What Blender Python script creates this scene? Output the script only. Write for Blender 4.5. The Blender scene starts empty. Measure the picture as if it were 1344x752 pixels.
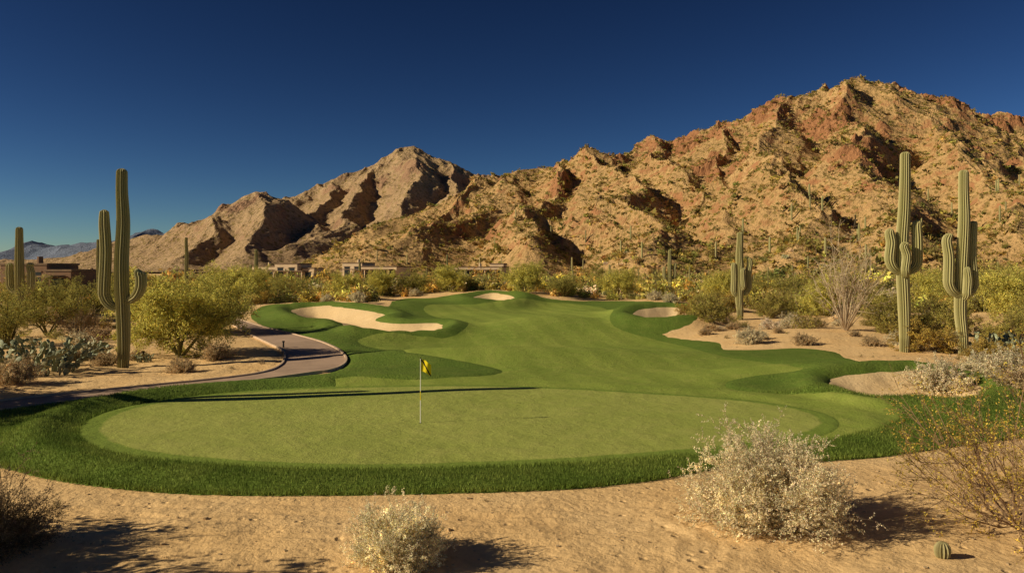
import bpy, math, numpy as np
from mathutils import Vector
rng=np.random.default_rng(7)
HC=5.2; F=1344*28/36.0; HZ=350.0
sc=bpy.context.scene
# ---------------------------------------------------------------- noise
_pr=np.random.default_rng(3); PERM=_pr.permutation(256); ANG=_pr.random(256)*2*np.pi
GX=np.cos(ANG); GY=np.sin(ANG)
def perlin(x,y,seed=0):
    x=np.asarray(x,float)+seed*17.31; y=np.asarray(y,float)+seed*5.77
    xi=np.floor(x).astype(int); yi=np.floor(y).astype(int); xf=x-xi; yf=y-yi
    def g(i,j,dx,dy):
        h=PERM[(PERM[(xi+i)&255]+yi+j)&255]; return GX[h]*dx+GY[h]*dy
    u=xf*xf*xf*(xf*(xf*6-15)+10); v=yf*yf*yf*(yf*(yf*6-15)+10)
    a=g(0,0,xf,yf); b=g(1,0,xf-1,yf); c=g(0,1,xf,yf-1); d=g(1,1,xf-1,yf-1)
    return (a+(b-a)*u)*(1-v)+(c+(d-c)*u)*v
def fbm(x,y,o=4,gain=.5,seed=0):
    s=0;a=1;
    for i in range(o): s=s+a*perlin(x*2**i,y*2**i,seed+i); a*=gain
    return s
def ridged(x,y,o=6,gain=.5,seed=0):
    s=0;a=1;w=1;t=0
    for i in range(o):
        n=1-np.abs(perlin(x*2**i,y*2**i,seed+i))*2; n=n*n
        s=s+a*n*w; w=np.clip(n*1.3,0,1); t+=a; a*=gain
    return s/t
sst=lambda a,b,x:(lambda t:t*t*(3-2*t))(np.clip((x-a)/(b-a),0,1))
# ---------------------------------------------------------------- ground heights
def G0(px,py):
    d=HC*F/(py-HZ); return ((px-672)/F*d,d)
MND=[]
for px,py,rx,ry,a in [(370,404,7,9,.7),(560,472,6,2.6,.45),(470,445,5,5,.4),(640,391,15,12,1.3),(545,405,9,9,.8),(700,430,6,5,.75),(600,448,6,4,-.35),(680,476,7,2.6,.3),
                      (850,430,7,5,.85),(1040,492,4.5,2.0,.5),(900,412,9,7,.7),(760,445,8,5,-.45),(800,470,7,3.5,.42),(1210,482,6,3,.5),(480,495,7,1.8,.3),(720,405,12,9,-.5),(900,480,6,3,-.25)]:
    x,y=G0(px,py); MND.append((x,y,rx,ry,a))
def base(X,Y):
    z=0*X
    for x,y,rx,ry,a in MND: z=z+a*np.exp(-((X-x)/rx)**2-((Y-y)/ry)**2)
    return z+.06*perlin(X/5,Y/5,4)+.8*sst(38,70,Y)*(1-sst(140,190,Y))*perlin(X/11,Y/15,8)
DS=np.geomspace(5,3000,5000)
def G(px,py):
    X=(px-672)/F*DS; r=HC-DS*(py-HZ)/F; b=base(X,DS); i=np.argmax(r<=b)
    if r[i]>b[i]: i=len(DS)-1
    return (X[i],DS[i])
def catm(pts,n,closed=True):
    P=np.array(pts,float); N=len(P); out=[]
    segs=N if closed else N-1
    for i in range(segs):
        g=lambda k:P[k%N] if closed else P[min(max(k,0),N-1)]
        p0,p1,p2,p3=g(i-1),g(i),g(i+1),g(i+2)
        for t in np.linspace(0,1,n,endpoint=False):
            out.append(.5*((2*p1)+(-p0+p2)*t+(2*p0-5*p1+4*p2-p3)*t*t+(-p0+3*p1-3*p2+p3)*t**3))
    if not closed: out.append(P[-1])
    return np.array(out)
def wpoly(pts,n=3): return np.array([G(p[0],p[1]) for p in catm(pts,n)])
def sdf(poly,X,Y,M=6.0):
    out=np.full(X.shape,-M); x0,y0=poly.min(0)-M; x1,y1=poly.max(0)+M
    m=(X>x0)&(X<x1)&(Y>y0)&(Y<y1); x=X[m]; y=Y[m]
    if x.size==0: return out
    d2=np.full(x.shape,1e9); ins=np.zeros(x.shape,bool)
    for i in range(len(poly)):
        ax,ay=poly[i]; bx,by=poly[(i+1)%len(poly)]; ex=bx-ax; ey=by-ay
        t=np.clip(((x-ax)*ex+(y-ay)*ey)/(ex*ex+ey*ey+1e-12),0,1)
        d2=np.minimum(d2,(x-ax-t*ex)**2+(y-ay-t*ey)**2)
        if abs(ey)>1e-12:
            c=((ay>y)!=(by>y))&(x<ex*(y-ay)/ey+ax); ins^=c
    s=np.sqrt(d2); out[m]=np.clip(np.where(ins,s,-s),-M,1e9); return out
TURF=wpoly([(-260,600),(-120,568),(0,542),(80,531),(200,517),(320,504),(400,493),(440,488),(456,475),(447,461),(422,449),(387,439),(347,428),(330,416),(340,404),(365,399),(420,401),(480,405),(510,404),(520,394),(570,392),(600,388),(640,385),(690,388),(740,395),(800,395),(870,397),(910,402),(925,412),(915,424),(880,434),(868,441),(900,446),(943,450),(950,459),(1000,459),(1050,457),(1095,462),(1110,470),(1150,478),(1215,482),(1290,492),(1400,505),(1500,540),(1400,568),(1344,574),(1250,586),(1160,599),(1100,604),(1040,610),(985,613),(930,619),(850,632),(760,641),(640,646),(520,649),(400,651),(260,649),(150,641),(60,628),(0,613),(-100,600)])
GREEN=wpoly([(100,572),(110,555),(150,538),(230,523),(330,513),(430,508),(560,505),(700,507),(850,515),(960,523),(1040,533),(1090,545),(1106,558),(1085,573),(1000,590),(880,602),(760,611),(620,617),(500,620),(380,619),(260,612),(170,602),(120,589)])
FAIR=wpoly([(440,502),(540,501),(605,497),(660,489),(632,479),(560,466),(486,456),(470,446),(500,442),(580,446),(608,437),(612,425),(566,414),(556,404),(575,399),(640,401),(700,397),(770,400),(805,410),(800,420),(812,432),(860,446),(905,456),(950,468),(1020,478),(1058,486),(1000,492),(955,501),(965,512),(1060,520),(1150,532),(1185,545),(1170,562),(1090,582),(1000,596),(880,600),(700,560),(500,540)])
BUNK=[wpoly(p) for p in [
 [(383,410),(415,405),(460,408),(505,416),(490,423),(520,428),(572,427),(580,433),(560,439),(500,438),(455,432),(445,425),(415,423),(395,418)],
 [(620,393),(648,388),(677,393),(650,398)],
 [(832,412),(870,406),(905,409),(908,417),(870,420),(840,419)],
 [(1088,506),(1108,497),(1150,493),(1200,490),(1250,498),(1290,512),(1285,526),(1240,531),(1200,527),(1150,528),(1108,518)]]]
nearE=catm([(-260,572),(-100,556),(0,541),(80,530),(200,516),(320,503),(400,492),(437,486),(453,475),(445,462),(420,450),(385,440),(345,430),(322,423),(300,417),(270,411)],8,False)
farE=catm([(-260,556),(-100,542),(0,529),(80,520),(200,508),(290,499),(345,491),(368,482),(375,471),(372,461),(355,452),(335,443),(318,434),(303,426),(285,419),(258,412)],8,False)
PN=np.array([G(*p) for p in nearE]); PF=np.array([G(*p) for p in farE])
PATH=np.vstack([PN[::3],PF[::-3]])
def field(X,Y):
    t=sdf(TURF,X,Y); g=sdf(GREEN,X,Y); f=sdf(FAIR,X,Y); b=np.full(X.shape,-6.0)
    for B in BUNK: b=np.maximum(b,sdf(B,X,Y))
    p=sdf(PATH,X,Y)
    wj=.3*fbm(X*.8,Y*.8,3)   # organic edge
    b=np.where(b>-5.9,b+wj,b)
    z=base(X,Y)
    k=sst(2,-16,X)  # berm higher on the left side of the green
    z=z+(.06+.22*k)*np.exp(-((g+1.1)/.6)**2)
    far=sst(30,120,Y)
    z=z-(.45+.5*far)*sst(0,1.8+3*far,b)+(.3+.4*far)*np.exp(-((b+.8+far)/(.8+far*1.2))**2)*(b>-5.9)
    off=(t<0)*(p<-.5)
    z=z+off*sst(0,2,-t)*.09*fbm(X/2.0,Y/2.0,4,seed=9)
    z=z+off*.35*sst(0,6,-t)*perlin(X/14,Y/14,2)*(Y>30)
    return t,g,f,b,p,z
def gz(x,y):
    r=field(np.array([float(x)]),np.array([float(y)])); return float(r[5][0])
# ---------------------------------------------------------------- mesh helpers
def mk(name,V,Q,mats,mi=None,col=None,attrs=None,smooth=False,parent=None):
    V=np.asarray(V,np.float32).reshape(-1,3); Q=np.asarray(Q,np.int32).reshape(-1,4)
    me=bpy.data.meshes.new(name); me.vertices.add(len(V)); me.vertices.foreach_set('co',V.ravel())
    me.loops.add(Q.size); me.loops.foreach_set('vertex_index',Q.ravel())
    me.polygons.add(len(Q)); me.polygons.foreach_set('loop_start',np.arange(0,Q.size,4,dtype=np.int32))
    me.polygons.foreach_set('loop_total',np.full(len(Q),4,np.int32))
    if mi is not None: me.polygons.foreach_set('material_index',np.asarray(mi,np.int32))
    me.polygons.foreach_set('use_smooth',np.full(len(Q),smooth))
    me.update(calc_edges=True)
    if col is not None:
        a=me.color_attributes.new('Col','FLOAT_COLOR','POINT'); c=np.ones((len(V),4),np.float32); c[:,:3]=col; a.data.foreach_set('color',c.ravel())
    for k,v in (attrs or {}).items():
        a=me.attributes.new(k,'FLOAT','POINT'); a.data.foreach_set('value',np.asarray(v,np.float32).ravel())
    for m in mats: me.materials.append(m)
    ob=bpy.data.objects.new(name,me); sc.collection.objects.link(ob)
    if parent: ob.parent=parent
    return ob
def inst(ob,name,loc,s=1,rz=0):
    o=bpy.data.objects.new(name,ob.data if hasattr(ob,'data') else ob); sc.collection.objects.link(o)
    o.location=loc; o.scale=(s,s,s) if np.isscalar(s) else s; o.rotation_euler=(0,0,rz); return o
nrm=lambda v:v/(np.linalg.norm(v,axis=-1,keepdims=True)+1e-9)
class Geo:
    def __init__(s): s.V=[];s.Q=[];s.C=[];s.M=[];s.n=0
    def add(s,V,Q,C,m=0):
        V=V.reshape(-1,3); Q=Q.reshape(-1,4); s.V.append(V); s.Q.append(Q+s.n); s.C.append(np.broadcast_to(C,V.shape).copy()); s.M.append(np.full(len(Q),m)); s.n+=len(V)
    def tubes(s,P,R,col,ns=3,m=0):
        N,k,_=P.shape; d=nrm(P[:,-1]-P[:,0]); r=rng.normal(size=(N,3)); u=nrm(np.cross(d,r)); v=np.cross(d,u)
        a=np.arange(ns)*2*np.pi/ns
        off=np.cos(a)[None,:,None]*u[:,None]+np.sin(a)[None,:,None]*v[:,None]
        V=P[:,:,None,:]+R[:,:,None,None]*off[:,None]
        b=(np.arange(N)*k*ns)[:,None,None]; i=np.arange(k-1)[None,:,None]; j=np.arange(ns)[None,None,:]; j2=(j+1)%ns
        Q=np.stack([b+i*ns+j,b+i*ns+j2,b+(i+1)*ns+j2,b+(i+1)*ns+j],-1)
        s.add(V,Q,np.asarray(col,float),m)
    def leaves(s,C,L,W,col,m=0,up=0):
        N=len(C); a=rng.normal(size=(N,3)); a[:,2]=a[:,2]+up; a=nrm(a); b=nrm(np.cross(a,rng.normal(size=(N,3))))
        L=L*rng.uniform(.6,1.4,(N,1)); V=np.stack([C-a*L/2,C+b*W/2,C+a*L/2,C-b*W/2],1)
        col=np.broadcast_to(col,(N,3)); s.add(V,np.arange(4*N).reshape(N,4),np.repeat(col,4,0),m)
    def arr(s): return np.vstack(s.V),np.vstack(s.Q),np.vstack(s.C),np.concatenate(s.M)
    def obj(s,name,mats,smooth=False,parent=None):
        V,Q,C,M=s.arr(); return mk(name,V,Q,mats,M,C,smooth=smooth,parent=parent)
def paths(S,D,L,k,noise,up):
    N=len(S); P=np.zeros((N,k,3)); P[:,0]=S; d=nrm(D); L=np.broadcast_to(L,(N,))
    for i in range(1,k):
        d=nrm(d+noise*rng.normal(size=(N,3))+np.array([0,0,up])); P[:,i]=P[:,i-1]+d*(L/(k-1))[:,None]
    return P
def kids(P,n,tmin,tmax,spread):
    N,k,_=P.shape; t=rng.uniform(tmin,tmax,(N*n))*(k-1); i=np.minimum(t.astype(int),k-2); f=(t-i)[:,None]; q=np.repeat(np.arange(N),n)
    S=P[q,i]*(1-f)+P[q,i+1]*f; D=nrm(P[q,i+1]-P[q,i]); return S,nrm(D+spread*rng.normal(size=D.shape)),q
def along(P,n,tmin=0.1,tmax=1): S,D,q=kids(P,n,tmin,tmax,0); return S,q
def vary(col,n,v): 
    return np.array(col)*np.exp(rng.normal(size=(n,1))*v)*(1+rng.normal(size=(n,3))*v*.25)
def rad(N,k,r0,r1): return np.broadcast_to(np.linspace(r0,r1,k),(N,k)).copy()
def shrub(R,H,n1,n2,n3,nl,L,W,lc,scol,var=.25,r0=.012,lift=.03,tmin=.3,up=0,cmin=.08):
    g=Geo(); a=rng.uniform(0,2*np.pi,n1); th=np.arccos(rng.uniform(cmin,1,n1)); D=np.stack([np.sin(th)*np.cos(a),np.sin(th)*np.sin(a),np.cos(th)],1)
    ln=1/np.sqrt((np.sin(th)/R)**2+(np.cos(th)/H)**2)*rng.uniform(.6,.92,n1)*(1+.18*np.sin(a*3+R*7))
    S=D*[1,1,0]*R*.06; P=paths(S,D,ln,6,.12,lift); g.tubes(P,rad(n1,6,r0,r0*.35),scol)
    S,D,q=kids(P,n2,tmin,1,.55); m=(R+H)/2; P2=paths(S,D,m*.34*rng.uniform(.5,1.2,len(S)),4,.18,.06); g.tubes(P2,rad(len(P2),4,r0*.45,r0*.2),scol)
    if n3: S,D,q3=kids(P2,n3,.25,1,.6); P3=paths(S,D,m*.13*rng.uniform(.5,1.2,len(S)),3,.2,.05); g.tubes(P3,rad(len(P3),3,r0*.25,r0*.12),scol); qq=q[q3]
    else: P3=P2; qq=q
    C,q4=along(P3,nl,.15,1.0); C=C+rng.normal(size=C.shape)*L*.4; C[:,2]=np.maximum(C[:,2],.02)
    tone=np.exp(rng.normal(size=n1)*.2)[qq[q4]][:,None]
    g.leaves(C,L,W,vary(lc,len(C),var)*tone,0,up); return g
def tree(R,H,nt,nb,nw,nz,nl,L,W,lc,bark,var=.22):
    g=Geo(); a=np.arange(nt)*2*np.pi/nt+rng.uniform(0,1,nt); th=rng.uniform(.25,.85,nt)
    D=np.stack([np.sin(th)*np.cos(a),np.sin(th)*np.sin(a),np.cos(th)],1)
    P=paths(D*[.12,.12,0],D,H*.55*rng.uniform(.8,1.1,nt),7,.12,.05); g.tubes(P,rad(nt,7,.016*H,.008*H),bark,7)
    S,D,q=kids(P,nb,.25,1,.75); D=nrm(D*[1.1*R/H*2,1.1*R/H*2,1]); P1=paths(S,D,H*.36*rng.uniform(.6,1.2,len(S)),6,.16,.03); g.tubes(P1,rad(len(P1),6,.007*H,.003*H),bark,5)
    S,D,q=kids(P1,nw,.2,1,.7); P2=paths(S,D,H*.2*rng.uniform(.6,1.3,len(S)),5,.18,.0); g.tubes(P2,rad(len(P2),5,.0025*H,.0013*H),bark,3)
    S,D,q3=kids(P2,nz,.2,1,.7); P3=paths(S,D,H*.1*rng.uniform(.6,1.3,len(S)),4,.18,-.05); g.tubes(P3,rad(len(P3),4,.006,.003),bark,3)
    C,q4=along(P3,nl,0,1.05); C=C+rng.normal(size=C.shape)*L*.6; C[:,2]=np.maximum(C[:,2],.1)
    tone=np.exp(rng.normal(size=len(P2))*.22)[q3[q4]][:,None]
    g.leaves(C,L,W,vary(lc,len(C),var)*tone,0); return g
# ---------------------------------------------------------------- materials
class MB:
    def __init__(s,name,rough=.9,spec=.15):
        s.m=bpy.data.materials.new(name); s.m.use_nodes=True; s.n=s.m.node_tree.nodes; s.l=s.m.node_tree.links; s.n.clear()
        s.o=s.n.new('ShaderNodeOutputMaterial'); s.b=s.n.new('ShaderNodeBsdfPrincipled')
        s.b.inputs['Roughness'].default_value=rough; s.b.inputs['Specular IOR Level'].default_value=spec
        s.l.new(s.b.outputs[0],s.o.inputs[0]); s.tc=s.n.new('ShaderNodeTexCoord'); s.acc=None; s.bn=None
    def noise(s,scale,det=4,rough=.55,vec=None,dist=0):
        n=s.n.new('ShaderNodeTexNoise'); n.inputs['Scale'].default_value=scale; n.inputs['Detail'].default_value=det; n.inputs['Roughness'].default_value=rough; n.inputs['Distortion'].default_value=dist
        s.l.new(vec or s.tc.outputs['Object'],n.inputs['Vector']); return n.outputs['Fac']
    def vor(s,scale,feat='F1',vec=None):
        n=s.n.new('ShaderNodeTexVoronoi'); n.inputs['Scale'].default_value=scale; n.feature=feat
        s.l.new(vec or s.tc.outputs['Object'],n.inputs['Vector']); return n.outputs['Distance']
    def mapr(s,v,a,b,c=0,d=1):
        n=s.n.new('ShaderNodeMapRange'); n.inputs[1].default_value=a; n.inputs[2].default_value=b; n.inputs[3].default_value=c; n.inputs[4].default_value=d
        s.l.new(v,n.inputs[0]); return n.outputs[0]
    def math(s,op,a,b=None):
        n=s.n.new('ShaderNodeMath'); n.operation=op
        for i,x in enumerate([a,b]):
            if x is None: continue
            if isinstance(x,(int,float)): n.inputs[i].default_value=x
            else: s.l.new(x,n.inputs[i])
        return n.outputs[0]
    def mix(s,f,a,b,mode='MIX'):
        n=s.n.new('ShaderNodeMix'); n.data_type='RGBA'; n.blend_type=mode
        for i,x in ((0,f),(6,a),(7,b)):
            if isinstance(x,(int,float)): n.inputs[i].default_value=x
            elif isinstance(x,tuple): n.inputs[i].default_value=(*x,1)
            else: s.l.new(x,n.inputs[i])
        return n.outputs[2]
    def attr(s,name,out='Fac'):
        n=s.n.new('ShaderNodeAttribute'); n.attribute_name=name; return n.outputs[out]
    def bump(s,h,dist):   # heights in metres accumulate into one bump node
        t=s.math('MULTIPLY',h,float(dist)); s.acc=t if s.acc is None else s.math('ADD',s.acc,t)
        if s.bn is None:
            s.bn=s.n.new('ShaderNodeBump'); s.bn.inputs['Strength'].default_value=1; s.bn.inputs['Distance'].default_value=1; s.l.new(s.bn.outputs[0],s.b.inputs['Normal'])
        s.l.new(s.acc,s.bn.inputs['Height'])
    def stretch(s,x,y,z,rz=0):
        n=s.n.new('ShaderNodeMapping'); n.inputs['Scale'].default_value=(x,y,z); n.inputs['Rotation'].default_value=(0,0,rz); s.l.new(s.tc.outputs['Object'],n.inputs[0]); return n.outputs[0]
    def col(s,c):
        if isinstance(c,tuple): s.b.inputs['Base Color'].default_value=(*c,1)
        else: s.l.new(c,s.b.inputs['Base Color'])
        return s
def simple(name,c,rough=.8,var=.15,scale=3,bump=0):
    b=MB(name,rough); n=b.noise(scale,4); b.col(b.mix(b.mapr(n,.3,.7),tuple(x*(1-var) for x in c),tuple(min(1,x*(1+var)) for x in c)))
    if bump: b.bump(b.noise(scale*8,3),bump*.02)
    return b.m
def leafmat(name,tr=.35):
    b=MB(name,.75,.1); c=b.attr('Col','Color'); b.col(c)
    t=b.n.new('ShaderNodeBsdfTranslucent'); b.l.new(c,t.inputs[0]); x=b.n.new('ShaderNodeMixShader'); x.inputs[0].default_value=tr
    b.l.new(b.b.outputs[0],x.inputs[1]); b.l.new(t.outputs[0],x.inputs[2]); b.l.new(x.outputs[0],b.o.inputs[0]); return b.m
LEAF=leafmat('foliage'); 
b=MB('cactus_skin',.6,.25); c=b.attr('Col','Color'); n=b.noise(1.6,4); b.col(b.mix(b.mapr(n,.45,.75,0,.45),c,(.38,.32,.15))); CACT=b.m
# sand
def sandmat(name,c1,c2,tracks=True,dark=(.46,.30,.14)):
    b=MB(name,.95,.08); n1=b.noise(.35,4); n2=b.noise(5,5,.65); n3=b.noise(60,2,.7)
    c=b.mix(b.mapr(n1,.3,.7),c1,c2); c=b.mix(b.mapr(n2,.5,.8,0,.6),c,dark); c=b.mix(b.mapr(n3,.45,.75,0,.45),c,tuple(x*.5 for x in c1))
    if tracks:
        c=b.mix(b.mapr(b.vor(14),.09,.05,0,.5),c,(.70,.58,.42))
        c=b.mix(b.mapr(b.noise(.12,5,.6),.52,.7,0,.4),c,(.62,.40,.19))
    b.col(c)
    if tracks:
        foot=b.mapr(b.vor(2.3),.05,.2,0,1); b.bump(b.math('MAXIMUM',foot,b.mapr(b.noise(.45,1),.47,.52)),.04)
        b.bump(b.noise(2.6,3,.6),.055)
    b.bump(n2,.05); b.bump(n3,.008); return b.m
DESERT=sandmat('desert_sand',(.80,.53,.25),(.88,.62,.325))
BSAND=sandmat('bunker_sand',(.86,.62,.33),(.92,.69,.40),False,(.70,.49,.26))
def grass(name,c1,c2,dry,fine,bs,stripe=0,sa=.12,collar=None):
    b=MB(name,.85,.12); a=b.mix(b.mapr(b.noise(.14,4),.32,.68),c1,c2); n=b.noise(1.1,5,.65); a=b.mix(b.mapr(n,.45,.8,0,.6),a,dry)
    fn=b.noise(fine,3,.75); a=b.mix(b.mapr(fn,.35,.7,0,.5),a,tuple(x*.5 for x in c1))
    if stripe:
        w=b.n.new('ShaderNodeTexWave'); w.inputs['Scale'].default_value=.13; w.inputs['Distortion'].default_value=.8; b.l.new(b.stretch(1,1,1,stripe),w.inputs[0])
        a=b.mix(b.mapr(w.outputs[1],.3,.7,0,sa),a,tuple(x*.62 for x in c1))
    if collar:
        a=b.mix(b.mapr(b.math('ADD',b.attr('edge'),b.mapr(n,.3,.7,-.06,.06)),.75,.62),a,b.mix(b.mapr(fn,.35,.7),collar,tuple(x*.6 for x in collar)))
    b.col(a); b.bump(n,.09); b.bump(fn,bs); return b.m
MG=grass('putting_green_turf',(.34,.40,.085),(.43,.465,.12),(.49,.475,.15),16,.018,.5,.08,(.235,.325,.055))
MF=grass('fairway_turf',(.245,.335,.055),(.35,.42,.08),(.44,.45,.12),14,.035,-.25,.26)
MR=grass('rough_turf',(.12,.195,.03),(.17,.25,.04),(.25,.29,.065),9,.07)
# mountain
def mtn(name,soil1,soil2,rock1,rock2,k=1.0,dots=True):
    b=MB(name,.95,.05); r=b.attr('rock'); s=b.mix(b.mapr(b.noise(.02*k,5),.35,.65),soil1,soil2)
    if dots:
        v=b.vor(.30*k); g=b.noise(.9*k,2); s=b.mix(b.mapr(v,.42,.26,0,.8),s,b.mix(g,(.18,.14,.045),(.28,.20,.065)))
        v2=b.vor(.8*k); s=b.mix(b.mapr(v2,.36,.2,0,.6),s,(.16,.12,.045))
    n1=b.noise(.12*k,6,.7); n2=b.noise(.55*k,4,.75)
    rk=b.mix(b.mapr(n1,.35,.65),rock1,rock2); rk=b.mix(b.mapr(n2,.5,.75,0,.65),rk,tuple(x*.38 for x in rock1))
    e=b.math('ADD',r,b.mapr(n1,.3,.7,-.35,.35))
    c=b.mix(b.mapr(e,.34,.64),s,rk); b.col(c)
    b.bump(n1,2.8/k); b.bump(n2,1.3/k); return b.m
MTA=mtn('mountain_rock',(.50,.32,.145),(.60,.395,.185),(.31,.145,.07),(.47,.235,.115))
MTB=mtn('far_mountain_rock',(.44,.30,.175),(.52,.365,.215),(.32,.19,.12),(.42,.265,.165),.55)
MTC=mtn('haze_tinted_mountain_rock',(.17,.21,.30),(.21,.24,.33),(.14,.18,.27),(.17,.2,.29),.2,False)  # aerial haze is painted in as bluish base colours, no volume
# ---------------------------------------------------------------- ground sheets
ys=np.concatenate([np.linspace(-40,8,24,endpoint=False),HC*F/(np.arange(1010,378,-1.45)-HZ),np.geomspace(198,12000,70)])
sx=np.linspace(-1,1,740)
Y=np.repeat(ys[:,None],len(sx),1); X=sx[None]*(14+.95*np.maximum(Y,0))
dy=np.gradient(ys); W=np.maximum(.14,.9*dy)[:,None]+0*X
T,GR,FA,BU,PA,Z=field(X,Y)
nr,nc=X.shape; idx=np.arange(nr*nc).reshape(nr,nc); QA=np.stack([idx[:-1,:-1],idx[:-1,1:],idx[1:,1:],idx[1:,:-1]],-1)
def sheet(name,s,h,mat,w=W):
    z=Z+h*np.clip(s/w,-1,1); keep=(s>-2.5*w); kq=keep[:-1,:-1]|keep[1:,1:]|keep[:-1,1:]|keep[1:,:-1]
    Q=QA[kq]; u,inv=np.unique(Q.ravel(),return_inverse=True)
    V=np.stack([X,Y,z],-1).reshape(-1,3)[u]; return mk(name,V,inv.reshape(-1,4),[mat],smooth=True,attrs={'edge':s.ravel()[u]})
zg=Z-.14*np.clip(T/W,0,1)-.05*np.clip(BU/W,0,1)
# curved cart / rake tracks pressed into the foreground sand
nm=(Y>11)&(Y<22)&(np.abs(X)<17); xn,yn=X[nm],Y[nm]; cut=np.zeros(xn.shape)
for pts,sep in (([(-15,18.6),(-9,16.6),(-4,15.6),(1,15.2),(5,15.9),(9,17.6)],.75),([(-13,15.2),(-7,14.6),(-2,15.8),(2.5,17.0),(6,17.1)],.75),([(1.5,11.5),(3.0,13.6),(3.6,15.2),(2.9,16.8)],.55),([(-9,17.9),(-5,17.2),(-1,17.0),(4,16.6),(12,15.2)],.6)):
    C=catm(pts,7,False); tg=nrm(np.gradient(C,axis=0)); nn_=np.stack([-tg[:,1],tg[:,0]],1)
    for sg in (-1,1):
        P=C+nn_*sg*sep/2; d2=np.full(xn.shape,9.)
        for (ax,ay),(bx_,by_) in zip(P[:-1],P[1:]):
            ex,ey=bx_-ax,by_-ay; t_=np.clip(((xn-ax)*ex+(yn-ay)*ey)/(ex*ex+ey*ey),0,1); d2=np.minimum(d2,(xn-ax-t_*ex)**2+(yn-ay-t_*ey)**2)
        d_=np.sqrt(d2); cut+=(-.030*np.exp(-(d_/.09)**2)+.016*np.exp(-((d_-.19)/.07)**2))*(.55+.9*perlin(xn*.7,yn*.7,41))
zz=zg[nm]; zg[nm]=zz+cut*(T[nm]<-.3)
mk('desert_ground',np.stack([X,Y,zg],-1),QA,[DESERT],smooth=True)
ROUGH=np.minimum.reduce([T,-GR,-FA,-BU])
sheet('rough_grass',ROUGH,.07,MR)
sheet('fairway_grass',np.minimum(FA,-BU),.03,MF)
sheet('putting_green_grass',GR,.05,MG)
sheet('sand_bunker',np.minimum(BU,T+.4),.04,BSAND)
# rough grass blades
n=520000; bx=rng.uniform(-26,20,n); by=rng.uniform(17,33,n); t,g,f,bb,p,z=field(bx,by)
s=np.minimum.reduce([t,-g,-f,-bb]); dens=np.clip(1.25-(by-17)/17,0.15,1); m=(s>-.09)&(rng.random(n)<dens); bx,by,z=bx[m],by[m],z[m]; n=len(bx)
L=rng.uniform(.05,.12,n); a=rng.uniform(0,6.28,n); wd=.011; ln=rng.normal(size=(n,2))*.035
A=np.stack([bx-np.cos(a)*wd,by-np.sin(a)*wd,z+.03],1); B=np.stack([bx+np.cos(a)*wd,by+np.sin(a)*wd,z+.03],1)
Ct=np.stack([bx+ln[:,0]+np.cos(a)*.003,by+ln[:,1],z+.05+L],1); Dt=np.stack([bx+ln[:,0]-np.cos(a)*.003,by+ln[:,1],z+.05+L],1)
gg=Geo(); pt=.5+.5*np.clip(fbm(bx/2,by/2,3)*2,-1,1)[:,None]
cc=(np.array([.14,.21,.036])*(1-pt)+np.array([.25,.31,.065])*pt)*np.exp(rng.normal(size=(n,1))*.3)
gg.add(np.stack([A,B,Ct,Dt],1),np.arange(4*n).reshape(n,4),np.repeat(cc,4,0)); gg.obj('rough_grass_blades',[LEAF])
# cart path ribbon with kerbs
def ribbon(E1,E2,z1,name,mat,nn=7,parent=None):
    V=np.stack([E1*(1-k/(nn-1))+E2*k/(nn-1) for k in range(nn)],1); z=field(V[...,0],V[...,1])[5]+z1; V=np.concatenate([V,z[...,None]],-1)
    r=V.shape[0]; i=np.arange(r*nn).reshape(r,nn); Q=np.stack([i[:-1,:-1],i[:-1,1:],i[1:,1:],i[1:,:-1]],-1)
    return mk(name,V,Q,[mat],smooth=True,parent=parent)
PM=simple('path_concrete',(.42,.30,.225),.85,.16,.8,.4); KM=simple('kerb_concrete',(.52,.39,.28),.85,.15,2,.3)
pe=bpy.data.objects.new('cart_path',None); sc.collection.objects.link(pe)
ribbon(PN,PF,.06,'path_surface',PM,9,pe)
def kerb(E,other,name):
    dirn=nrm(E-other); a=E; c=E+dirn*.14; z=field(a[:,0],a[:,1])[5]
    rows=[np.column_stack([a,z-.05]),np.column_stack([a,z+.13]),np.column_stack([c,z+.13]),np.column_stack([c,z-.1])]
    V=np.stack(rows,1); r=len(E); i=np.arange(r*4).reshape(r,4); Q=np.stack([i[:-1,:-1],i[:-1,1:],i[1:,1:],i[1:,:-1]],-1); mk(name,V,Q,[KM],parent=pe)
kerb(PN,PF,'near_kerb'); kerb(PF,PN,'far_kerb')
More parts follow.
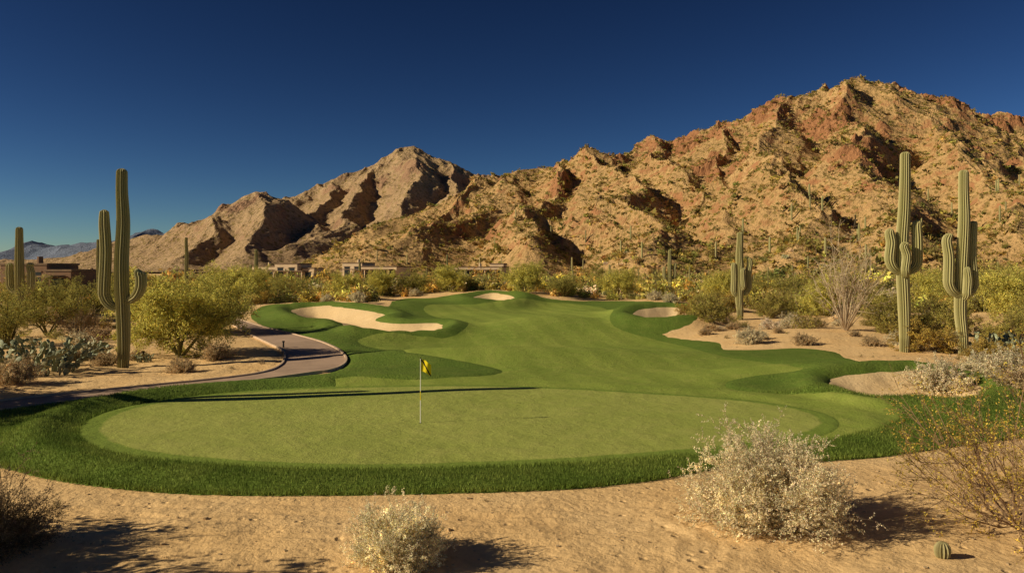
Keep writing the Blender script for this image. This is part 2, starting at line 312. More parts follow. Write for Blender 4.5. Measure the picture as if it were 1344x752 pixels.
# ---------------------------------------------------------------- mountains
def W3(px,py,d): return ((px-672)/F*d,d,HC+(HZ-py)/F*d)
def ridges(X,Y,lines,k=9.):
    H=np.full(X.shape,-8.0)
    for pts,wf,w0,ex in lines:
        P=[W3(*p) for p in pts]; h=np.full(X.shape,-50.)
        for (ax,ay,az),(bx,by,bz) in zip(P[:-1],P[1:]):
            ex_=bx-ax; ey=by-ay; t=np.clip(((X-ax)*ex_+(Y-ay)*ey)/(ex_**2+ey**2),0,1); d=np.hypot(X-ax-t*ex_,Y-ay-t*ey); zr=az+t*(bz-az)
            w=zr*wf+w0; h=np.maximum(h,zr*np.clip(1-d/w,0,1)**ex-6*(d>=w))
        q=np.clip(.5+.5*(h-H)/k,0,1); H=H*(1-q)+h*q+k*q*(1-q)
    return H
def mountain(name,x0,x1,y0,y1,nx,ny,lines,mat,A,lam,seed,rockh,warp=.25):
    xs=np.linspace(x0,x1,nx); yy=y0+(y1-y0)*np.linspace(0,1,ny)**1.25; Xm,Ym=np.meshgrid(xs,yy)
    wx=Xm+lam*warp*fbm(Xm/lam,Ym/lam,3,seed=seed+20); wy=Ym+lam*warp*fbm(Xm/lam,Ym/lam,3,seed=seed+30)
    H=ridges(wx,wy,lines,lam*.075); m=np.clip(H/(A*3),0,1)**.8
    # drainage gullies: ridged noise stretched down the slope
    H=H+m*A*(ridged(wx/lam+wy/lam*.25,wy/(lam*1.7),7,.52,seed)-.45)*1.5
    H=H+m*A*.38*(ridged(wx/(lam*.3)-wy/lam*.6,wy/(lam*.8),4,.55,seed+2)-.45)
    rk=sst(.0,.5,fbm(Xm/(lam*.8),Ym/(lam*.8),5,.6,seed=seed+7)+.5*(H/rockh-.75))
    cr=np.abs(perlin(Xm/(lam*.17),Ym/(lam*.17),seed+3))+.5*np.abs(perlin(Xm/(lam*.07),Ym/(lam*.07),seed+4))+.3*np.abs(perlin(Xm/(lam*.03),Ym/(lam*.03),seed+4))
    H=H+m*rk*cr*A*.75
    i=np.arange(nx*ny).reshape(ny,nx); Q=np.stack([i[:-1,:-1],i[:-1,1:],i[1:,1:],i[1:,:-1]],-1)
    gy,gx=np.gradient(H,yy,xs); sl=np.hypot(gx,gy); rock=np.clip(rk*.7+.5*sst(.8,1.4,sl),0,1)
    mk(name,np.stack([Xm,Ym,H],-1),Q,[mat],attrs={'rock':rock},smooth=False)
    return xs,yy,H
LA=[([(560,262,560),(625,232,590),(660,226,620),(700,216,640),(755,204,630),(785,190,610),(815,194,620),(842,176,630),(880,184,640),(900,170,630),(940,158,620),(980,150,610),(1010,138,600),(1040,128,600),(1075,111,600),(1120,95,600),(1160,100,610),(1190,110,620),(1230,131,640),(1270,150,680),(1330,153,720),(1400,170,760),(1600,200,800)],1.4,26,1.14),
 ([(785,192,610),(800,214,520),(825,252,430),(870,307,330)],1.08,13,1.0),
 ([(842,176,630),(880,217,540),(925,268,430),(950,322,320)],1.08,13,1.0),
 ([(1040,129,600),(1010,167,520),(1020,217,430),(1050,277,340),(1080,324,270)],1.12,15,1.0),
 ([(940,159,620),(935,207,520),(975,262,420),(1000,324,320)],1.08,13,1.0),
 ([(1120,97,600),(1105,142,520),(1140,192,440),(1180,262,340),(1200,326,250)],1.1,14,1.0),
 ([(1160,101,610),(1215,152,520),(1280,217,400),(1330,292,290)],1.1,14,1.0),
 ([(1270,150,680),(1330,200,500),(1420,290,300)],1.2,16,1.0),
 ([(700,217,640),(660,250,560),(600,285,480),(480,325,420)],1.28,16,1.0),
 ([(745,206,620),(720,254,500),(690,319,370)],1.1,12,1.0),
 ([(625,237,590),(570,281,520),(520,318,450)],1.1,12,1.0)]
mxs,mys,MH=mountain('desert_mountain',-230,760,215,1050,1050,760,LA,MTA,10,80,1,142)
LB=[([(360,285,1250),(400,252,1300),(440,236,1350),(475,222,1380),(510,206,1400),(530,196,1400),(547,190,1400),(565,198,1400),(590,211,1400),(620,224,1400),(680,238,1400),(800,262,1400)],1.4,55,1.1),
 ([(548,194,1400),(545,228,1200),(520,292,930)],1.2,28,1.0),([(500,212,1400),(470,252,1200),(440,292,950),(390,325,800)],1.2,28,1.0),([(440,238,1350),(420,272,1100),(400,310,880)],1.1,25,1.0),
 ([(590,213,1400),(600,250,1150),(590,300,900)],1.05,25,1.0),([(640,228,1400),(660,270,1000),(640,318,800)],1.15,25,1.0),
 ([(-140,338,1000),(60,336,1000),(110,324,1000),(150,310,1000),(182,302,1000),(215,303,1000),(250,289,1000),(300,270,1000),(325,252,1000),(342,245,1000),(372,264,1020),(400,278,1050),(450,300,1050)],1.45,26,1.1),
 ([(340,248,1000),(345,287,860),(330,328,740)],1.08,17,1.0),([(300,271,1000),(270,300,860),(230,330,760)],1.08,17,1.0),([(400,279,1050),(410,305,900),(400,332,780)],1.08,17,1.0)]
mountain('distant_mountain_range',-860,420,600,1800,820,640,LB,MTB,12,130,9,280,.14)
LC=[([(-700,320,4500),(-300,310,4500),(-100,335,4500),(0,334,4500),(35,318,4500),(62,328,4500),(95,318,4400),(130,316,4300),(175,305,4000),(215,303,4000),(260,296,4000),(330,300,4000),(500,310,4000),(900,290,4200),(1344,270,4200),(1900,300,4300)],2.2,200,1.2)]
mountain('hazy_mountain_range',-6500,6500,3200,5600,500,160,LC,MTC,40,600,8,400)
def mz(x,y):
    ix=np.clip((x-mxs[0])/(mxs[1]-mxs[0]),0,len(mxs)-1.01); iy=np.clip(np.interp(y,mys,np.arange(len(mys))),0,len(mys)-1.01)
    i=ix.astype(int); j=iy.astype(int); u=ix-i; v=iy-j
    h=(MH[j,i]*(1-u)+MH[j,i+1]*u)*(1-v)+(MH[j+1,i]*(1-u)+MH[j+1,i+1]*u)*v
    return np.where((x>mxs[0])&(x<mxs[-1])&(y>mys[0]),h,-50)
# ---------------------------------------------------------------- saguaros
def sag_part(g,P,R,ribs=17,amp=.12,col=(.27,.27,.09)):
    P=np.array(P,float); R=np.array(R,float); k=len(P); ns=ribs*2
    t=nrm(np.gradient(P,axis=0)); u=np.array([0,1.,0]); u=u-t[0]*u.dot(t[0]); V=[]; a=np.arange(ns)*2*np.pi/ns; st=np.where(np.arange(ns)%2==0,1+amp,1-amp)
    for i in range(k):
        u=u-t[i]*u.dot(t[i]); u/=np.linalg.norm(u); v=np.cross(t[i],u); V.append(P[i]+R[i]*st[:,None]*(np.cos(a)[:,None]*u+np.sin(a)[:,None]*v))
    V=np.array(V); i=np.arange(k*ns).reshape(k,ns); j=np.roll(i,-1,1); Q=np.stack([i[:-1],j[:-1],j[1:],i[1:]],-1)
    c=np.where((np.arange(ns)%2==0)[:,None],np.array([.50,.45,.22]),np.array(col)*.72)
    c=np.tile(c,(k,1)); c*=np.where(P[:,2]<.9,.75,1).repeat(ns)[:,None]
    g.add(V,Q,c)
def resamp(P,R,step):
    P=np.array(P,float); R=np.array(R,float); C=catm(np.column_stack([P,R]),6,False); return C[:,:3],C[:,3]
def saguaro(H,r,arms,ribs=17):
    g=Geo(); zz=np.array([-.15,.1,.25,.5,.72,.88]); rr=np.array([.8,.92,1.05,1.08,1.0,.88])*r
    P=[(rng.normal()*.0035*H*(i>0),rng.normal()*.005*H*(i>0),z*(H) if z>0 else -.3) for i,z in enumerate(zz)]; top=H; R=list(rr)
    last=P[-1]
    for q,f in ((.2,.97),(.09,.86),(.04,.66),(.012,.38),(0,.06)):
        P.append((last[0],last[1],top-q*r*9*.5)); R.append(r*.86*f)
    P=sorted(P,key=lambda q:q[2]); Pc,Rc=resamp(P,R,0); sag_part(g,Pc,Rc,ribs)
    for az,out,zj,zt,ra in arms:
        ca,sa=math.cos(az),math.sin(az); dr=min(out*.8,(zt-zj)*.6); Q=[(0,0,zj+.0),(ca*out*.35,sa*out*.35,zj-.03),(ca*out*.75,sa*out*.75,zj+dr*.25),(ca*out*.98,sa*out*.98,zj+dr*.8),(ca*out,sa*out,zj+dr*1.4)]
        top=zt; z0=zj+dr*1.4; x=ca*out; y=sa*out; RR=[ra*.7,ra*.75,ra*.95,ra*1.05,ra*1.08]
        for fz,f in ((.45,1.06),(.8,1.0)): Q.append((x+rng.normal()*.05,y,z0+(top-z0)*fz)); RR.append(ra*f)
        for q,f in ((.35,.85),(.15,.62),(.04,.35),(0,.06)):
            zt_=top-q*ra*2
            if zt_>Q[-1][2]+.01: Q.append((x,y,zt_)); RR.append(ra*f)
        Pc,Rc=resamp(Q,RR,0); sag_part(g,Pc,Rc,max(9,ribs-4))
    return g
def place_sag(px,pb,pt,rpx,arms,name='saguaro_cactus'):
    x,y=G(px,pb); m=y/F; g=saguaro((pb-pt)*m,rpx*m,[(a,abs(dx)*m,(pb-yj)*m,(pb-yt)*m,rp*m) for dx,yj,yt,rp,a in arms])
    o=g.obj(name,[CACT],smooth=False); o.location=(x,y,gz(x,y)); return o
pi=math.pi
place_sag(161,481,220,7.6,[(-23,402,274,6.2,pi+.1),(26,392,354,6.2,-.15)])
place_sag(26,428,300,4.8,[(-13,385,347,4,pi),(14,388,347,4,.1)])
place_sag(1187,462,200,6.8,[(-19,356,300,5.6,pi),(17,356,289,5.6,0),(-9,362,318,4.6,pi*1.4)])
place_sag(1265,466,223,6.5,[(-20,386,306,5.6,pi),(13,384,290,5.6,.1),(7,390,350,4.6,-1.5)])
sA=place_sag(971,420,305,4.4,[(-8,388,345,3.2,pi),(12,386,338,3.3,0),(6,380,352,2.8,-.9)])
sB=place_sag(336,385,328,2.2,[(-7,370,348,1.8,pi),(5,366,352,1.6,0)])
sC=place_sag(879,388,328,2.3,[(-7,368,350,1.8,pi),(7,366,345,1.8,0)])
sD=place_sag(245,398,313,2.1,[])
sE=place_sag(129,410,314,2.1,[])
g=saguaro(10.8,.30,[(1,1.1,3.5,7,.2)]); o=g.obj('saguaro_cactus',[CACT]); o.location=(-20.4,28.8,0)
for px,pb,h,src in [(436,378,24,sD),(472,384,40,sB),(587,382,48,sD),(612,377,24,sC),(690,380,22,sD),(752,382,28,sD),(800,384,36,sC),(838,376,24,sD),(930,386,30,sD),(985,384,42,sB),(1008,384,34,sD),(1040,378,30,sC),(1090,380,36,sD),(1130,378,30,sD),(412,380,22,sD),(560,376,24,sB),(720,374,18,sD),(905,376,26,sC),(1310,384,40,sD),(60,395,34,sB),(1350,392,60,sC),(215,378,22,sC)]:
    x,y=G(px,pb); sh=max(v[2] for v in src.bound_box); s=h*y/F/sh; inst(src,'saguaro_cactus',(x,y,gz(x,y)),s,rng.uniform(-.4,.4))
# ---------------------------------------------------------------- shrubs & trees
BARK=(.14,.12,.05); GREYST=(.36,.28,.17)
def put(g,name,px,py,rz=0,s=1):
    x,y=G(px,py); o=g.obj(name,[LEAF]) if isinstance(g,Geo) else inst(g,name,(0,0,0)); o.location=(x,y,gz(x,y)-.02); o.rotation_euler=(0,0,rz); o.scale=(s,s,s); return o
PVC=(.62,.565,.14); CRE=(.40,.35,.09); GRY=(.72,.64,.44); GLD=(.56,.39,.10); DRK=(.20,.20,.06)
pv1=put(tree(3.3,5.0,6,8,7,6,15,.115,.05,PVC,(.28,.26,.09)),'palo_verde_tree',236,470,0,1.18)
pv2=put(tree(3.2,4.6,5,7,6,5,12,.11,.045,(.42,.38,.10),(.18,.16,.06)),'palo_verde_tree',62,440)
put(pv1,'palo_verde_tree',288,436,2.1,1.15); put(pv2,'palo_verde_tree',8,455,1.0,1.0); put(pv2,'palo_verde_tree',120,420,3.0,1.1); put(pv1,'palo_verde_tree',195,440,4.1,1.0)
put(pv1,'palo_verde_tree',300,400,1.0,1.3); put(pv2,'palo_verde_tree',35,420,5.0,1.2); put(pv2,'palo_verde_tree',85,405,2.0,1.1)
cr1=put(shrub(1.6,2.2,60,8,5,10,.07,.034,CRE,GREYST),'creosote_bush',932,424,0,1.25)
cr2=put(shrub(1.7,1.8,50,8,5,10,.07,.034,(.44,.32,.075),GREYST),'creosote_bush',1215,462,0,1.2)
for px,py,s,q,nm in [(905,415,.9,cr2,'creosote_bush'),(1015,414,1.3,cr1,'creosote_bush'),(1175,440,1.2,cr1,'creosote_bush'),(1300,478,.8,cr2,'creosote_bush'),(1240,440,1.5,cr1,'creosote_bush'),(90,415,1.1,cr1,'creosote_bush'),(1050,408,1.4,cr1,'creosote_bush'),(1335,455,1.2,cr1,'creosote_bush'),(955,408,1.2,cr2,'creosote_bush'),(350,398,1.2,cr2,'creosote_bush'),(250,405,1.3,cr2,'creosote_bush')]:
    put(q,nm,px,py,rng.uniform(0,6),s)
for px,py,s,q in [(1085,415,1.05,pv1),(1155,420,1.0,pv2),(1330,425,1.3,pv1),(1290,410,1.4,pv2),(740,390,1.0,pv2),(455,392,1.0,pv1),(1040,395,1.2,pv2),(945,392,1.1,pv1),(380,395,1.1,pv2),(1380,440,1.2,pv2),(1225,405,1.3,pv1),(160,400,1.2,pv2),(690,386,1.2,pv1),(545,386,1.1,pv2),(812,390,1.2,pv1),(1105,398,1.2,pv1),(985,392,1.2,pv2),(500,388,1.1,pv1),(330,392,1.2,pv1),(590,383,1.1,pv1)]:
    put(q,'palo_verde_tree',px,py,rng.uniform(0,6),s)
gs1=put(shrub(.95,1.15,80,7,4,14,.042,.020,GRY,(.36,.28,.18)),'brittlebush',1235,506,0,1.5)
gs2=put(shrub(1.0,.9,70,7,4,10,.05,.024,(.54,.42,.25),(.40,.30,.18)),'desert_shrub',283,473)
for px,py,s,q,nm in [(15,504,1.2,gs2,'desert_shrub'),(140,478,.8,gs2,'desert_shrub'),(240,487,.8,gs2,'desert_shrub'),(180,470,.6,gs2,'desert_shrub'),(984,452,1.1,gs1,'brittlebush'),(1040,432,1.3,gs1,'brittlebush'),(1056,453,.85,gs2,'desert_shrub'),(1145,455,.7,gs2,'desert_shrub'),(1170,432,1.2,gs1,'brittlebush'),(925,440,.6,gs2,'desert_shrub'),(1285,492,1.0,gs1,'brittlebush'),(1322,506,1.4,gs1,'brittlebush'),(1290,405,1.3,gs1,'brittlebush'),(1325,402,1.4,gs1,'brittlebush'),(880,397,1.3,gs1,'brittlebush'),(470,402,1.2,gs1,'brittlebush'),(430,400,1.0,gs1,'brittlebush'),(545,389,1.2,gs1,'brittlebush'),(960,432,.6,gs2,'desert_shrub'),(1100,428,.6,gs1,'brittlebush'),(1075,430,.8,gs2,'desert_shrub'),(860,394,1.4,gs1,'brittlebush'),(100,470,.7,gs2,'desert_shrub'),(1020,438,.5,gs2,'desert_shrub'),(1180,455,.9,gs1,'brittlebush'),(1000,446,.6,gs1,'brittlebush'),(1120,445,.5,gs2,'desert_shrub'),(1350,520,1.3,gs2,'desert_shrub'),(105,455,1.0,gs1,'brittlebush')]:
    put(q,nm,px,py,rng.uniform(0,6),s)
# ocotillo-like bare shrub
put(shrub(3.3,8.2,44,5,3,1,.05,.02,(.44,.38,.2),(.62,.50,.34),r0=.045,lift=.06,tmin=.4,cmin=.80),'bare_ocotillo_shrub',1110,437)
put(shrub(1.4,2.2,70,7,3,0+1,.05,.02,(.5,.4,.25),(.55,.42,.28),r0=.02,lift=.06,tmin=.4,cmin=.3),'bare_desert_shrub',105,440,0,1.3)
# foreground
put(shrub(1.6,1.95,210,9,5,16,.034,.0165,(.86,.77,.52),(.44,.34,.21),r0=.008),'brittlebush',1008,686)
put(shrub(.80,1.42,120,9,5,16,.030,.0145,(.86,.79,.54),(.44,.34,.21),r0=.007),'brittlebush',520,737)
put(shrub(1.0,2.1,110,8,4,5,.04,.016,(.30,.22,.13),(.22,.16,.10),r0=.010),'dry_desert_shrub',-14,722)
put(shrub(2.9,4.1,38,8,5,7,.05,.026,(.58,.43,.08),(.34,.22,.13),r0=.019,tmin=.25,lift=.05),'flowering_creosote_bush',1340,690)
put(shrub(1.4,1.6,40,7,4,7,.05,.026,(.50,.39,.08),(.28,.19,.11)),'flowering_creosote_bush',1400,640)
# off-frame neighbours whose shadows enter the view
t=tree(2.3,3.9,5,8,7,5,10,.13,.07,PVC,BARK).obj('palo_verde_tree',[LEAF]); t.location=(-12.6,12.2,0)
inst(t,'palo_verde_tree',(-15.6,13.2,0),1.15,2); inst(t,'palo_verde_tree',(-11.7,10.2,0),1.25,2.9); inst(t,'palo_verde_tree',(-23.2,26.6,0),1.35,1); inst(t,'palo_verde_tree',(-26.5,29.6,0),1.7,3)
# small golden barrel cactus
g=Geo(); sag_part(g,[(0,0,z) for z in (-.03,.04,.12,.2,.26,.285,.29)],[.07,.11,.125,.115,.08,.04,.005],13,.15,(.3,.26,.12)); g.obj('barrel_cactus',[CACT]).location=(*G(1237,733),gz(*G(1237,733)))
# prickly pear
def pear(n,R,Hh,col=(.26,.27,.17)):
    g=Geo()
    u=np.linspace(0,2*np.pi,13)[:-1]; v=np.linspace(0,np.pi,8)
    S=np.array([[(.5*np.sin(b)*np.cos(a),.09*np.sin(b)*np.sin(a),.5-.5*np.cos(b)*1.0) for a in u] for b in v]); k,ns=8,12
    S=S*np.array([.86,1,1.15]); i=np.arange(k*ns).reshape(k,ns); j=np.roll(i,-1,1); Q=np.stack([i[:-1],j[:-1],j[1:],i[1:]],-1)
    def pad(p,d,size):
        d=d/np.linalg.norm(d); r=rng.normal(size=3); x=np.cross(d,r); x/=np.linalg.norm(x); y=np.cross(d,x)
        V=p+size*(S[...,0:1]*x+S[...,1:2]*y+S[...,2:3]*d); g.add(V,Q,np.array(col)*math.exp(rng.normal()*.25)); return p+d*size*1.1
    for _ in range(n):
        a=rng.uniform(0,6.28); rr=R*math.sqrt(rng.random())*.8; p=np.array([rr*math.cos(a),rr*math.sin(a),-.03]); d=np.array([math.cos(a)*.4*rr/R,math.sin(a)*.4*rr/R,1.])
        while p[2]<Hh*rng.uniform(.6,1)*(1-.5*(rr/R)**2) and len(g.V)<n*10:
            s=rng.uniform(.2,.3); p=pad(p,d,s)
            for _k in range(rng.integers(1,3)): pad(p-[0,0,.05],d+rng.normal(size=3)*[.9,.9,.4],s*.8)
            d=d+rng.normal(size=3)*.45; d[2]=max(d[2],.35)
    return g
def putc(g,px,py,s=1,rz=0,name='prickly_pear_cactus'):
    x,y=G(px,py)
    o=g.obj(name,[CACT],smooth=True) if isinstance(g,Geo) else inst(g,name,(0,0,0)); o.location=(x,y,gz(x,y)); o.scale=(s,)*3; o.rotation_euler=(0,0,rz); return o
p1=putc(pear(30,1.4,1.6,(.20,.225,.14)),62,490,1.2); p2=putc(pear(20,1.3,1.1,(.30,.29,.19)),112,470)
putc(p1,18,480,1.1,2); putc(p1,1322,466,1.0,1); putc(p2,1300,478,.7,4); putc(p1,188,474,.35,4); putc(p2,1380,510,1.0,2)
# ---------------------------------------------------------------- scrub masses
def merge(protos,pos,scl,rot,name,mats,tmul):
    g=Geo(); pid=rng.integers(0,len(protos),len(pos))
    for k,pr in enumerate(protos):
        V,Q,C,M=pr; ids=np.where(pid==k)[0]
        if not len(ids): continue
        c,s=np.cos(rot[ids])[:,None],np.sin(rot[ids])[:,None]; S=scl[ids][:,None]
        x=(V[:,0]*c-V[:,1]*s)*S; y=(V[:,0]*s+V[:,1]*c)*S; z=V[:,2]*S
        VV=np.stack([x,y,z],-1)+pos[ids][:,None]; QQ=Q[None]+(np.arange(len(ids))*len(V))[:,None,None]
        g.add(VV,QQ,(C[None]*tmul[ids][:,None,:]).reshape(-1,3))
    return g.obj(name,mats)
def scatter(n,y0,y1,fn,pw=1.0):
    y=y0*(y1/y0)**(rng.random(n)**pw); x=rng.uniform(-1,1,n)*(.82*y+12); return x,y
lo=[shrub(1,h,20,6,0,k,.22,.11,c,GREYST,r0=.02).arr() for h,c,k in ((1.3,CRE,3),(1.0,PVC,3),(.8,GRY,3),(1.2,GLD,3),(1.1,DRK,3),(1.5,(.33,.31,.08),3),(1.0,(.46,.36,.13),3),(1.3,PVC,3))]
x,y=scatter(4600,88,330,0,.8); t,g_,f_,b_,p_,z=field(x,y); zm=mz(x,y); m=(t<-3)&(p_<-2)&(zm<12)
m&=~((np.abs(x+33)<22)&(y>230)&(y<262)); x,y,z,zm=x[m],y[m],z[m],zm[m]
sc_=np.exp(rng.normal(size=len(x))*.35)*(1.2+.5*(y>140)); merge(lo,np.stack([x,y,np.maximum(z,zm)],1),sc_,rng.uniform(0,6.28,len(x)),'desert_scrub',[LEAF],vary((1,1,1),len(x),.2))
hi=[shrub(1,h,30,6,3,4,.08,.04,c,GREYST,r0=.012).arr() for h,c in ((1.1,CRE),(.8,GRY),(.8,(.48,.36,.19)),(1.2,(.36,.30,.075)))]
x,y=scatter(1500,40,92,0); t,g_,f_,b_,p_,z=field(x,y)
m=(t<-1.2)&(p_<-1.0)&((y>62)|(np.abs(x)>26))&(rng.random(len(x))<sst(.0,.25,perlin(x/7,y/7,11)+.1)); m&=~((x<0)&(x>-.62*y)&(y<52))
x,y,z=x[m][:240],y[m][:240],z[m][:240]
merge(hi,np.stack([x,y,z],1),np.exp(rng.normal(size=len(x))*.4)*.75,rng.uniform(0,6.28,len(x)),'desert_scrub',[LEAF],vary((1,1,1),len(x),.2))
# tiny tufts in the nearer desert
x=rng.uniform(-34,34,900); y=rng.uniform(10,60,900); t,g_,f_,b_,p_,z=field(x,y); m=(t<-.6)&(p_<-.5)&(perlin(x/5,y/5,13)>.02); m&=(y>24)|(rng.random(900)<.3); x,y,z=x[m],y[m],z[m]
tf=[shrub(.16,.14,16,3,0,3,.03,.012,c,GREYST,r0=.004).arr() for c in ((.5,.4,.24),(.3,.24,.1))]
merge(tf,np.stack([x,y,z],1),np.exp(rng.normal(size=len(x))*.4),rng.uniform(0,6.28,len(x)),'dry_grass_tufts',[LEAF],vary((1,1,1),len(x),.2))
# mountain scrub
tiny=[]
for c in (CRE,(.34,.27,.08),(.24,.22,.06),(.42,.30,.11)):
    gq=Geo(); C=rng.normal(size=(12,3))*[.45,.45,.3]+[0,0,.45]; gq.leaves(C,.8,.5,vary(c,12,.2)); tiny.append(gq.arr())
x=rng.uniform(-200,620,36000); y=222+rng.random(36000)**1.3*440; z=mz(x,y); m=(z>1)&(np.abs(x/y)<.8)&(perlin(x/20,y/20,31)+rng.random(len(x))*.5>.0); x,y,z=x[m],y[m],z[m]
merge(tiny,np.stack([x,y,z],1),np.exp(rng.normal(size=len(x))*.4)*1.1,rng.uniform(0,6.28,len(x)),'mountain_scrub',[LEAF],vary((1,1,1),len(x),.25))
# hillside saguaros
gq=Geo(); sag_part(gq,[(0,0,-.5),(0,0,3),(0,0,5.6),(0,0,5.95),(0,0,6)],[.3,.33,.28,.15,.02],6); gp=[gq.arr()]
x=rng.uniform(-120,420,170); y=rng.uniform(225,420,170); z=mz(x,y); m=(z>2)&(z<45)
merge(gp,np.stack([x,y,z],1)[m],rng.uniform(.7,1.3,m.sum()),x[m],'hillside_saguaros',[CACT],vary((1,1,1),m.sum(),.1))
# pebbles
n=9000; x=rng.uniform(-24,22,n); y=10+rng.random(n)**1.4*45; t,g_,f_,b_,p_,z=field(x,y); m=(t<-.2)&(p_<-.3)
cb=np.array([[a,b_,c] for a in(-1,1) for b_ in(-1,1) for c in(-1,1)],float)*[1,.8,.6]; qb=np.array([[0,1,3,2],[4,6,7,5],[0,4,5,1],[2,3,7,6],[0,2,6,4],[1,5,7,3]])
pb=[(cb*rng.uniform(.6,1.1,(8,3)),qb,np.tile([c],(8,1)),0) for c in ([.5,.38,.26],[.32,.22,.14],[.6,.5,.4])]
merge(pb,np.stack([x,y,z],1)[m],np.exp(rng.normal(size=m.sum())*.55)*.013,rng.uniform(0,6,m.sum()),'gravel',[simple('pebble',(.46,.34,.2),.9,.3,9)],vary((1,1,1),m.sum(),.2))
# ---------------------------------------------------------------- flagstick
fx,fy=G(552,557); fz=gz(fx,fy)+.05
fl=bpy.data.objects.new('golf_flagstick',None); sc.collection.objects.link(fl); fl.location=(fx,fy,fz)
def cyl(name,r0,r1,z0,z1,mat,par,seg=12,loc=(0,0)):
    a=np.arange(seg)*2*np.pi/seg; V=[];
    for z,r in ((z0,r0*.001),(z0,r0),(z1,r1),(z1,r1*.001)): V.append(np.stack([loc[0]+r*np.cos(a),loc[1]+r*np.sin(a),np.full(seg,z)],1))
    i=np.arange(4*seg).reshape(4,seg); j=np.roll(i,-1,1); return mk(name,np.vstack(V),np.stack([i[:-1],j[:-1],j[1:],i[1:]],-1),[mat],parent=par)
WH=simple('white_paint',(.8,.78,.7),.4,.03); BK=simple('black_paint',(.03,.03,.03),.5,.1)
cyl('pole_lower',.018,.016,-.1,.75,WH,fl); cyl('pole_mid_band',.0165,.0165,.75,1.05,simple('yellow_paint',(.75,.6,.05),.5,.05),fl); cyl('pole_upper',.016,.012,1.05,2.12,WH,fl); cyl('cup_hole',.054,.054,-.002,.004,BK,fl,20)
cyl('pole_finial',.022,.008,2.12,2.16,BK,fl)
b=MB('flag_cloth',.8); d=b.attr('diag'); b.col(b.mix(b.mapr(d,.48,.52),(.85,.68,.02),(.02,.02,.02))); FM=b.m
nu,nv=16,12; V=[];D=[]
for i in range(nu):
    for j in range(nv):
        u=i/(nu-1); v=j/(nv-1); V.append((.015+u*.33,.05*math.sin(u*7+v*1.5)*u,2.10-v*.40-.16*u**1.3+.02*math.sin(u*5))); q=u*.8-v*.8+.05; D.append(1.0 if -.05<q<.13 else 0.)
i=np.arange(nu*nv).reshape(nu,nv); mk('flag',V,np.stack([i[:-1,:-1],i[:-1,1:],i[1:,1:],i[1:,:-1]],-1),[FM],attrs={'diag':D},smooth=True,parent=fl)
# low path bollard lights beside the cart path
for px,py in ((372,457),(188,470)):
    x,y=G(px,py); e=bpy.data.objects.new('path_bollard',None); sc.collection.objects.link(e); e.location=(x,y,gz(x,y))
    cyl('post',.06,.05,-.1,.38,BK,e); cyl('cap',.09,.08,.383,.46,BK,e); cyl('base_plate',.1,.1,-.02,.03,BK,e)
# ---------------------------------------------------------------- adobe buildings
def box(name,x0,x1,y0,y1,z0,z1,mat,par,bev=0):
    V=[(x,y,z) for x in(x0,x1) for y in(y0,y1) for z in(z0,z1)]
    o=mk(name,V,[[0,1,3,2],[4,6,7,5],[0,4,5,1],[2,3,7,6],[0,2,6,4],[1,5,7,3]],[mat],parent=par)
    if bev: md=o.modifiers.new('b','BEVEL'); md.width=bev; md.segments=2
    return o
GLASS=simple('dark_window',(.03,.035,.04),.15,.1)
def adobe(px,py,blocks,wall,trim,rz=0):
    x,y=G(px,py); e=bpy.data.objects.new('adobe_building',None); sc.collection.objects.link(e); e.location=(x,y,gz(x,y)); e.rotation_euler=(0,0,rz)
    for k,(x0,x1,y0,y1,h) in enumerate(blocks):
        box('walls_%d'%k,x0,x1,y0,y1,-.5,h,wall,e,.12)
        box('parapet_%d'%k,x0-.12,x1+.12,y0-.12,y1+.12,h+.003,h+.35,trim,e,.05)
        nw=max(1,int((x1-x0)/3.2))
        for w in range(nw):
            cx=x0+(w+.5)*(x1-x0)/nw; hw=min(1.1,(x1-x0)/nw*.36)
            box('window_%d_%d'%(k,w),cx-hw,cx+hw,y0-.03,y0+.1,.7,h-1.1,GLASS,e)
            box('lintel_%d_%d'%(k,w),cx-hw-.15,cx+hw+.15,y0-.12,y0+.1,h-1.097,h-.9,trim,e)
    x0=min(b[0] for b in blocks)+2; x1=max(b[1] for b in blocks)-1; y0=min(b[2] for b in blocks); h=min(b[4] for b in blocks)-.9
    box('porch_roof',x0,x1,y0-3.2,y0-.13,h,h+.3,trim,e)
    for k in range(5): 
        cx=x0+.4+k*(x1-x0-.8)/4; box('porch_post_%d'%k,cx-.15,cx+.15,y0-3.0,y0-2.7,-.3,h-.003,wall,e)
    cyl('chimney',.5,.45,blocks[0][4]+.355,blocks[0][4]+1.5,wall,e,10,((blocks[0][0]+blocks[0][1])/2,(blocks[0][2]+blocks[0][3])/2))
AW=simple('adobe_wall',(.62,.46,.30),.9,.12,.6,.3); AW2=simple('dark_adobe_wall',(.22,.13,.08),.9,.12,.6,.3); TR=simple('timber_trim',(.20,.13,.08),.8,.2,2)
adobe(362,371.0,[(-11,0,0,8,5.2),(0.3,9,-1,7,6.0),(9.3,14,1,7,4.6)],AW,TR,-.35)
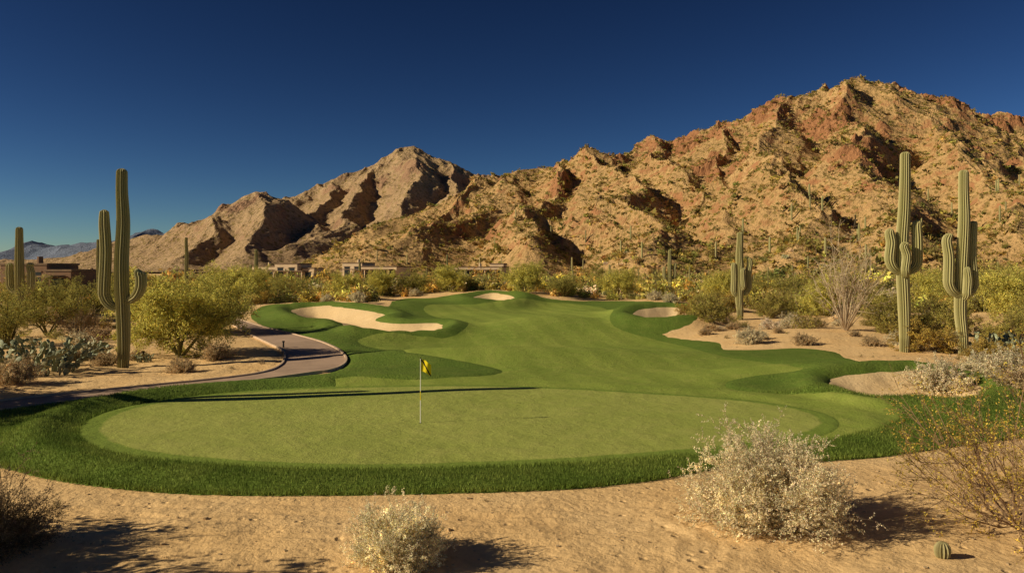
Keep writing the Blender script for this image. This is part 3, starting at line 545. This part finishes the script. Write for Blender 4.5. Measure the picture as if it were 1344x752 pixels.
adobe(482,370.5,[(-10,-2,0,8,6.4),(-1.7,12,-1,8,5.2)],AW,TR,-.4)
adobe(625,370.5,[(-9,9,0,8,4.9),(2,7,8.3,12,6.0)],AW,TR,-.3)
adobe(62,392,[(-9,0,0,7,5.4),(.3,5.2,-.8,6,4.4)],AW2,TR,-.2)
# ---------------------------------------------------------------- light, sky, camera
el=math.radians(26); SY=.24; az=math.atan2(-1,-SY)
w=bpy.data.worlds.new('World'); sc.world=w; w.use_nodes=True; nt=w.node_tree; bg=nt.nodes['Background']
sky=nt.nodes.new('ShaderNodeTexSky'); sky.sky_type='NISHITA'; sky.sun_disc=False; sky.sun_elevation=el; sky.sun_rotation=az%(2*pi); sky.altitude=1500; sky.air_density=.8; sky.dust_density=.3; sky.ozone_density=3
gm=nt.nodes.new('ShaderNodeGamma'); gm.inputs[1].default_value=2.0; mu=nt.nodes.new('ShaderNodeMix'); mu.data_type='RGBA'; mu.blend_type='MULTIPLY'; mu.inputs[0].default_value=1; mu.inputs[7].default_value=(.18,.165,.14,1)
nt.links.new(sky.outputs[0],gm.inputs[0]); nt.links.new(gm.outputs[0],mu.inputs[6]); nt.links.new(mu.outputs[2],bg.inputs[0]); bg.inputs[1].default_value=.05
sl=bpy.data.lights.new('sun','SUN'); sl.energy=5; sl.angle=math.radians(.5); sl.color=(1,.84,.57); so=bpy.data.objects.new('sun',sl); sc.collection.objects.link(so)
dv=Vector((1,SY,-math.hypot(1,SY)*math.tan(el))); so.rotation_euler=dv.to_track_quat('-Z','Y').to_euler()
cam=bpy.data.cameras.new('camera'); cam.lens=28; cam.sensor_width=36; cam.shift_y=-26/1344; cam.clip_end=20000; cam.clip_start=.1
co=bpy.data.objects.new('camera',cam); sc.collection.objects.link(co); co.location=(0,0,HC); co.rotation_euler=(pi/2,0,0); sc.camera=co
sc.view_settings.view_transform='Standard'; sc.view_settings.look='None'; sc.view_settings.exposure=0
print('total faces',sum(len(m.polygons) for m in bpy.data.meshes))
